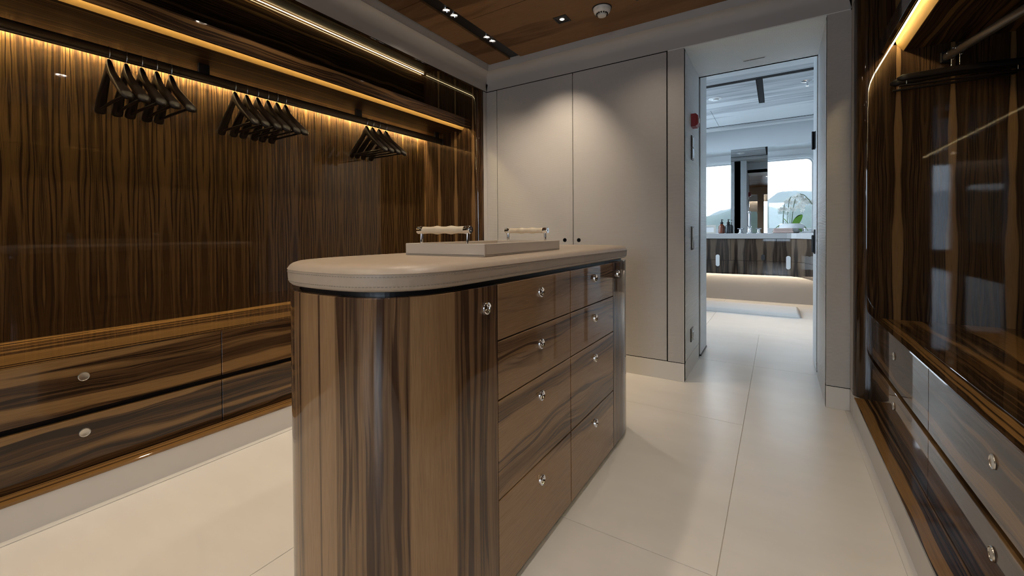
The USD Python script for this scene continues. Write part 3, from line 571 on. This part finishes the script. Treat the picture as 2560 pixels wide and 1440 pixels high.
sp = thing('sprinkler', 'chrome sprinkler head in the bathroom ceiling', 'sprinkler', (.225, 4.60, BZ)); part(sp, 'rosette', lathe([(0, -.012), (.02, -.012), (.048, -.002), (.050, 0), (0, 0)], 32), 'chrome', 30); part(sp, 'nozzle', lathe([(0, -.045), (.012, -.045), (.012, -.04), (.006, -.038), (.008, -.012), (0, -.012)], 20), 'chrome', 30)
blamp = thing('downlight', 'tiny downlight in the black bathroom ceiling slot', 'downlight', (-.50, 4.28, BZ + .02)); part(blamp, 'ring', lathe([(.014, 0), (.024, 0), (.024, -.005), (.016, -.005)], 20), 'chrome', 30); part(blamp, 'lens', lathe([(0, -.003), (.014, -.003), (.014, 0), (0, 0)], 20), 'lamp_face')
# vanity
va = thing('vanity', 'floating vanity of dark striped veneer with a pale stone counter', 'vanity', kind='thing')
fp = [(-1.70, 6.115), (.10, 6.115), (.165, 6.105), (.215, 6.065), (.255, 6.00), (.285, 5.90), (.320, 5.78), (.346, 5.667), (.372, 5.50), (.385, 5.30), (.39, 4.9)]
body = sg.Polygon(fp + [(1.04, 4.9), (1.04, 6.83), (-1.70, 6.83)])
part(va, 'body', extrude(body.buffer(-.016), .405, .866), 'gap')
def front(x0, x1, z0, z1, nm='drawer'):
    return part(va, nm, box(x0 + .0015, x1 - .0015, 6.113, 6.131, z0 + .0015, z1 - .0015, .001), 'veneer_vanity')
zsplit = .583
rows = [((-1.70, -1.25, -.512, -.03 + .02, .150), zsplit, .862), ((-1.70, -.95, -.31, .150), .418, zsplit)]
for xs, z0, z1 in rows:
    for a, b in zip(xs, xs[1:]): front(a, b, z0, z1)
part(va, 'bottom_rail', box(-1.70, .15, 6.113, 6.131, .405, .417), 'veneer_vanity')
ln = sg.LineString([(.152, 6.108)] + fp[3:]); band = ln.buffer(.009, single_sided=False, cap_style='flat')
for z0, z1 in ((.405, zsplit - .0015), (zsplit + .0015, .862)): part(va, 'curved_front', extrude(band, z0, z1), 'veneer_vanity', 30)
part(va, 'counter', extrude(sg.Polygon([(x + (.0 if i < 2 else -.022), y - .022) for i, (x, y) in enumerate(fp)] + [(1.05, 4.9), (1.05, 6.85), (-1.75, 6.85), (-1.75, 6.093)]), .866, .932), 'counter', label='pale stone counter')
part(va, 'base', box(-1.72, 1.0, 6.62, 6.8, 0, .41), 'paint'); part(va, 'light_strip', box(-1.6, .9, 6.585, 6.60, .396, .404), 'led_vanity', label='warm light strip under the vanity')
def oval(w, h): return m3.CrossSection([[(-w / 2 + w / 2 - .0005, -h / 2 + w / 2), (.0005, -h / 2 + w / 2), (.0005, h / 2 - w / 2), (-.0005, h / 2 - w / 2)]]).offset(w / 2, m3.JoinType.Round, 2, 24)
for x, z, w, h, m in ((-.664, .578, .046, .155, 'porcelain'), (.115, .572, .046, .165, 'porcelain'), (-.150, .628, .040, .075, 'black')):
    part(va, 'finger_pull', m3.Manifold.extrude(oval(w, h), .004).rotate((90, 0, 0)).translate((x, 6.1135, z)), m, label='oval finger pull')  # white plates put the glow of backlit cutouts into their colour
mr = thing('mirror', 'tall dark mirror column standing on the vanity counter before the window', 'mirror', (-.322, 6.43, .932)); part(mr, 'glass', box(-.214, .214, 0, .012, 0, 1.136, .001), 'mirror'); part(mr, 'backing', box(-.214, .214, .0125, .022, 0, 1.136), 'black')
lp = thing('added_fill_panel', 'added flat fill panel on the bathroom ceiling, out past the doorway edge', 'fill light', (-1.25, 5.0, BZ)); part(lp, 'frame', m3.Manifold.cube((.76, 1.36, .016), True).translate((0, 0, -.008)) - m3.Manifold.cube((.70, 1.30, .1), True), 'window_frame'); part(lp, 'diffuser', box(-.352, .352, -.652, .652, -.008, -.004), 'fill_panel_glow')  # added fill light that brightens the bathroom and doorway
# things on the counter
CZ = .932
def bottle(x, m, lab):
    t = thing('soap_bottle', lab, 'bottle', (x, 6.30, CZ), 0, 'pump bottles on the vanity counter')
    part(t, 'body', lathe([(0, 0), (.034, 0), (.038, .004), (.0385, .09), (.034, .108), (.020, .122), (.0165, .128), (0, .128)][::-1], 28), m, 30)
    part(t, 'collar', lathe([(0, .128), (.0165, .128), (.020, .138), (.020, .150), (.008, .160), (.006, .178), (.008, .180), (.008, .190), (0, .190)][::-1], 20), 'black', 30)
    part(t, 'spout', tube([(0, 0, .184), (.012, -.012, .186), (.022, -.022, .180)], .004, 8), 'black', True)
bottle(-.635, 'amber', 'amber brown pump bottle on the vanity counter'); bottle(-.556, 'dark_glass', 'black pump bottle next to the amber one')
fr = thing('photo_frame', 'cream frame leaning by the doorway edge on the vanity counter', 'frame', (-.80, 6.40, CZ)); 
fm = m3.Manifold.cube((.20, .018, .118)).translate((-.12, 0, 0)) - m3.Manifold.cube((.15, .1, .075)).translate((-.095, -.02, .018))
part(fr, 'border', fm, 'frame_cream'); part(fr, 'picture', box(-.097, .057, .010, .014, .016, .095), 'porcelain')
fa = thing('faucet', 'tall chrome faucet with two cross handles at the mirror foot', 'faucet', (-.311, 6.30, CZ))
part(fa, 'column', lathe([(0, 0), (.034, 0), (.034, .008), (.022, .014), (.020, .075), (.011, .085), (.0085, .255), (.014, .265), (.0175, .278), (.014, .290), (0, .294)][::-1], 28), 'chrome', 30)
part(fa, 'spout', tube([(0, 0, .07), (0, -.05, .085), (0, -.12, .088), (0, -.14, .075)], .011, 12), 'chrome', True)
for sx in (-1, 1):
    hd = part(fa, 'valve', lathe([(0, 0), (.030, 0), (.030, .006), (.016, .012), (.013, .050), (.020, .060), (0, .066)][::-1], 24, 'z', (sx * .105, 0, 0)), 'chrome', 30)
    part(hd, 'lever', tube([(sx * .105 - .032, 0, .062), (sx * .105 + .032, 0, .062)], .006, 10), 'chrome', True)
tw = thing('folded_towel', 'folded pinkish beige hand towel in front of the orchid pot', 'towel', (.060, 6.21, CZ))
for z0, z1, w in ((0, .024, .112), (.0235, .046, .108), (.0455, .062, .102)): part(tw, 'fold', box(-w, w, -.07, .07, z0, z1, .010), 'towel')
pt = thing('orchid_pot', 'white orchid with arching blossoms in a round white pot', 'orchid', (.150, 6.45, CZ))
part(pt, 'pot', lathe([(0, 0), (.080, 0), (.130, .025), (.150, .065), (.135, .105), (.110, .122), (.102, .120), (.12, .10), (0, .095)][::-1], 36), 'porcelain', 40)
part(pt, 'moss', lathe([(0, .112), (.07, .108), (.105, .098), (0, .09)][::-1], 24), 'stem', True)
def leaf(ang, l, w, up, droop, tw_=0.):
    secs = []
    for s in np.linspace(0, 1, 9):
        r = .02 + l * s; z = .10 + up * s - droop * s * s; ww = w * math.sin(math.pi * min(1, .12 + .86 * s)) ** .7 + .003
        c = np.array([r * math.cos(ang), r * math.sin(ang), z]); n = np.array([-math.sin(ang), math.cos(ang), tw_ * math.copysign(1, 1)])
        n /= np.linalg.norm(n); secs.append(np.array([c - n * ww, c - n * ww * .5 + (0, 0, -.004), c + (0, 0, -.007), c + n * ww * .5 + (0, 0, -.004), c + n * ww, c + n * ww * .5 + (0, 0, -.001), c + (0, 0, -.004), c - n * ww * .5 + (0, 0, -.001)]))
    return loft(secs)
for a, l, w, up, dr, tz in ((3.3, .19, .032, .12, .20, .2), (-.15, .16, .036, .14, .21, .2), (.5, .12, .052, .13, .0, 1.4), (2.5, .08, .024, .11, .02, 1.2), (-1.9, .13, .03, .10, .16, 0), (-.9, .15, .03, .08, .16, 0)):
    part(pt, 'leaf', leaf(a, l, w, up, dr, tz), 'leaf', True)
def blossom(c, yaw, pitch, r):
    ms = []
    for k in range(5):
        e = trimesh.creation.icosphere(2, 1.); big_ = k in (1, 4)
        e.apply_scale((r * (.40 if big_ else .30), r * .07, r * .52)); e.apply_translation((0, 0, r * .52)); e.apply_transform(trimesh.transformations.rotation_matrix(2 * math.pi * k / 5, (0, 1, 0))); ms.append(e)
    l = trimesh.creation.icosphere(1, r * .16); l.apply_translation((0, -r * .12, -r * .05)); ms.append(l); m = cat(*ms)
    m.apply_transform(trimesh.transformations.euler_matrix(pitch, 0, yaw)); m.apply_translation(c); return m
stems = [((-.085, 0, .11), (-.080, 0, .28), (-.070, 0, .395)), ((-.04, 0, .11), (-.035, 0, .26), (-.022, .0, .42), (.0, 0, .47)), ((.005, 0, .11), (.02, 0, .30), (.045, 0, .45), (.09, 0, .50), (.14, 0, .48), (.19, -.01, .41), (.22, -.01, .36))]
for s in stems:
    P = np.array(s); t = np.linspace(0, len(P) - 1, 24); Q = np.array([np.interp(t, range(len(P)), P[:, k]) for k in range(3)]).T
    part(pt, 'stem', tube(Q, .0036, 8), 'stem', True)
for x, z in ((-.115, .305), (-.075, .315), (-.035, .295), (-.005, .32), (.03, .30), (-.055, .40), (-.025, .425), (.0, .385), (.045, .40), (.03, .455), (.07, .475), (.11, .465), (.125, .42), (.105, .375), (.075, .335), (.12, .330), (.118, .285), (.155, .425), (.19, .395), (.225, .385), (.15, .38), (.085, .43)):
    part(pt, 'blossom', blossom((x, rng.uniform(-.03, .03), z), rng.uniform(-.6, .6), rng.uniform(-.3, .3), rng.uniform(.030, .036)), 'petal', True)
cd = thing('wire_caddy', 'small wire gallery tray at the end of the vanity counter', 'caddy', (.335, 6.20, CZ))
for z in (.012, .056): part(cd, 'rail', tube([(-.055, 0, z), (.06, 0, z), (.06, .10, z), (-.055, .10, z), (-.055, 0, z)], .0028, 8), 'chrome', True)
for x, y in ((-.055, 0), (.06, 0), (.06, .1), (-.055, .1)): part(cd, 'post', tube([(x, y, 0), (x, y, .062)], .0035, 8), 'chrome', True)
part(cd, 'base', box(-.052, .057, .003, .097, .008, .012), 'chrome')
# plush bath mat
nx, ny = 90, 40; gx, gy = np.meshgrid(np.linspace(0, 1, nx), np.linspace(0, 1, ny)); X_ = -1.15 + 1.38 * gx; Y_ = 5.56 + .60 * gy
edge = np.minimum.reduce([gx * 1.38, (1 - gx) * 1.38, gy * .60, (1 - gy) * .60]); hgt = .034 * np.clip(edge / .03, 0, 1) ** .5 + .006 * meshkit.fbm(np.stack([X_ * 18, Y_ * 18, X_ * 0], -1), 3) * np.clip(edge / .03, 0, 1)
V = np.stack([X_ , Y_, hgt + .001], -1).reshape(-1, 3); f = []
for j in range(ny - 1):
    for i in range(nx - 1): a = j * nx + i; f += [(a, a + 1, a + nx + 1), (a, a + nx + 1, a + nx)]
bm = thing('bath_mat', 'white plush bath mat on the floor before the vanity', 'bath mat'); part(bm, 'pile', trimesh.Trimesh(V, f, process=False), 'plush', True)

# ------------------------------------------------------------------ wall behind the camera with an opening to a window beyond (seen in the mirror)
wr = group_struct('wall_rear', 'cream wall opposite the bathroom doorway with an opening')
OX0, OX1 = -1.22, -.50
for b in ((-2.7, OX0, YR - .1, YR, 0, 2.42), (OX1, -.34, YR - .1, YR, 0, 2.42), (.30, 1.2, YR - .1, YR, 0, 2.42), (-.34, .30, YR - .1, YR, 2.07, 2.42), (OX0, OX1, YR - .1, YR, 2.07, 2.42)): part(wr, 'panel', box(*b), 'wallcover')  # the unseen second opening lets the rear area light reach the walls
for b in ((OX0 - .03, OX0, YR - .6, YR - .1, 0, 2.07), (OX1, OX1 + .03, YR - .6, YR - .1, 0, 2.07)): part(wr, 'lining', box(*b), 'paint_cool')
YW2 = YR - 2.2
rw = m3.Manifold.cube((4.0, .1, 2.4)).translate((-2.7, YW2 - .1, 0)) - m3.Manifold.extrude(m3.CrossSection([[(-1.25, .85), (-.66, .85), (-.66, 1.58), (-1.25, 1.58)]]).offset(.08, m3.JoinType.Round, 2, 32), 2.).rotate((90, 0, 0)).translate((0, YW2 + 1, 0)) - m3.Manifold.cube((1.45, 2., 1.35)).translate((-.42, YW2 - 1., .65))
part(wr, 'window_wall', rw, 'paint'); part(wr, 'room_ceiling', box(-2.7, 1.2, YW2, YR - .1, 2.28, 2.32), 'paint'); part(wr, 'pelmet', box(-1.6, -.4, YW2 + .16, YW2 + .20, 2.0, 2.28), 'paint'); part(wr, 'pelmet_light', box(-1.6, -.4, YW2 + .10, YW2 + .13, 2.14, 2.16), 'led_vanity')
wn2 = group_struct('window_2', 'rounded window in the room behind the camera'); part(wn2, 'glass_pane', box(-1.34, -.57, YW2 - .06, YW2 - .055, .76, 1.67), 'glass')

wn3 = group_struct('unseen_window_3', 'unseen wide window behind the camera, placed to light the walls'); part(wn3, 'glass_pane', box(-.45, 1.06, YW2 - .06, YW2 - .055, .62, 2.03), 'glass')
day = UsdLux.RectLight.Define(stage, '/World/daylight'); day.CreateWidthAttr(1.45); day.CreateHeightAttr(1.35); day.CreateIntensityAttr(UNSEEN_DAY); day.CreateColorAttr(Gf.Vec3f(.62, .79, 1.))
day.AddTransformOp().Set(Gf.Matrix4d(1, 0, 0, 0, 0, 0, 1, 0, 0, -1, 0, 0, .305, YW2 - .14, 1.325, 1))   # area light placed to cool the walls by the doorway, outside unseen_window_3
# ------------------------------------------------------------------ outside: sea, two ranges of hills, haze
sea = struct('sea', box(-1500, 1500, -1500, 1500, -7.2, -7.0), 'sea', 'calm pale sea outside the windows')
def ridge(D, pts, depth, seed, amp, sgn=1, dx=0.):
    xs = np.linspace(-900, 900, 301); zr = np.interp(xs + dx, [p[0] for p in pts], [p[1] for p in pts]) + amp * (meshkit.fbm(np.stack([xs / 28, xs * 0 + seed, xs * 0], -1), 5, seed) - .5)
    rows = []
    prof = [(-1., 0.), (-.86, .16), (-.66, .40), (-.45, .62), (-.24, .82), (-.1, .94), (0, 1.), (.2, .85), (.5, .45), (.8, .0)]
    for a, k in prof:
        nz = amp * .9 * (meshkit.fbm(np.stack([xs / 20, xs * 0 + a * depth / 20, xs * 0 + seed], -1), 4, seed + 5) - .5) * (1 - abs(2 * k - 1)) * 2
        z = -8 + (zr + 8) * k + nz; rows.append(np.stack([xs, np.full_like(xs, D + a * depth), z], -1))
    V = np.array(rows).reshape(-1, 3); n = len(xs); f = []
    for j in range(len(prof) - 1):
        for i in range(n - 1): a = j * n + i; f += [(a, a + 1, a + n + 1), (a, a + n + 1, a + n)]
    if sgn < 0: V = V * (-1, -1, 1)
    return trimesh.Trimesh(V, f, process=False)
DN, DFAR = 330., 640.
near_pts = [(-900, 30), (-220, 24), (-46.9, 21.5), (-39.8, 22.3), (-33.3, 24.0), (-29.8, 25.8), (-26.8, 26.7), (-15, 29.5), (-5, 28), (4, 27), (8, 26), (13, 24), (16, 23), (25, 24), (60, 34), (900, 40)]
far_pts = near_pts
RIDGES = [(DN, 'near'), (DFAR, 'far')]
def from_pixels(px, D):
    out = []
    for u, v in px:
        d = F2 + R3 * (u - 1280) / F + U3 * (V0 - v) / F; t = D / d[1]; out.append((d[0] * t, H + d[2] * t))
    return out
near_pts = [(-900, 30)] + from_pixels([(1700, 556), (1768, 545), (1789, 543), (1808, 538), (1818, 532.5), (1827, 529.6), (1870, 514), (1905, 508), (1922, 510.5), (1933, 513.5), (1947, 517), (1975, 518), (2010, 516), (2040, 514), (2120, 500)], DN) + [(900, 60)]
far_pts = [(-900, 60)] + from_pixels([(1700, 560), (1769, 543), (1784, 534), (1798, 526.7), (1818, 521), (1829, 517), (1870, 512), (1900, 512), (1922, 501), (1933, 493), (1947.5, 485), (1962, 480), (1989, 479.4), (2011, 481), (2030, 477.5), (2100, 468)], DFAR) + [(900, 120)]
struct('hills', ridge(DN, near_pts, 150, 3, 6.), 'forest', 'nearer wooded hills across the water', True)
struct('hills', ridge(DFAR, far_pts, 230, 9, 10.), 'forest_far', 'farther hazy hills across the water', True)
struct('hills', ridge(DN, near_pts, 150, 13, 6., -1, 30.), 'forest', 'hills seen through the window behind the camera', True)
hz = struct('haze', box(-880, 880, 90, 900, -6.9, 260), 'haze', 'pale haze over the water')
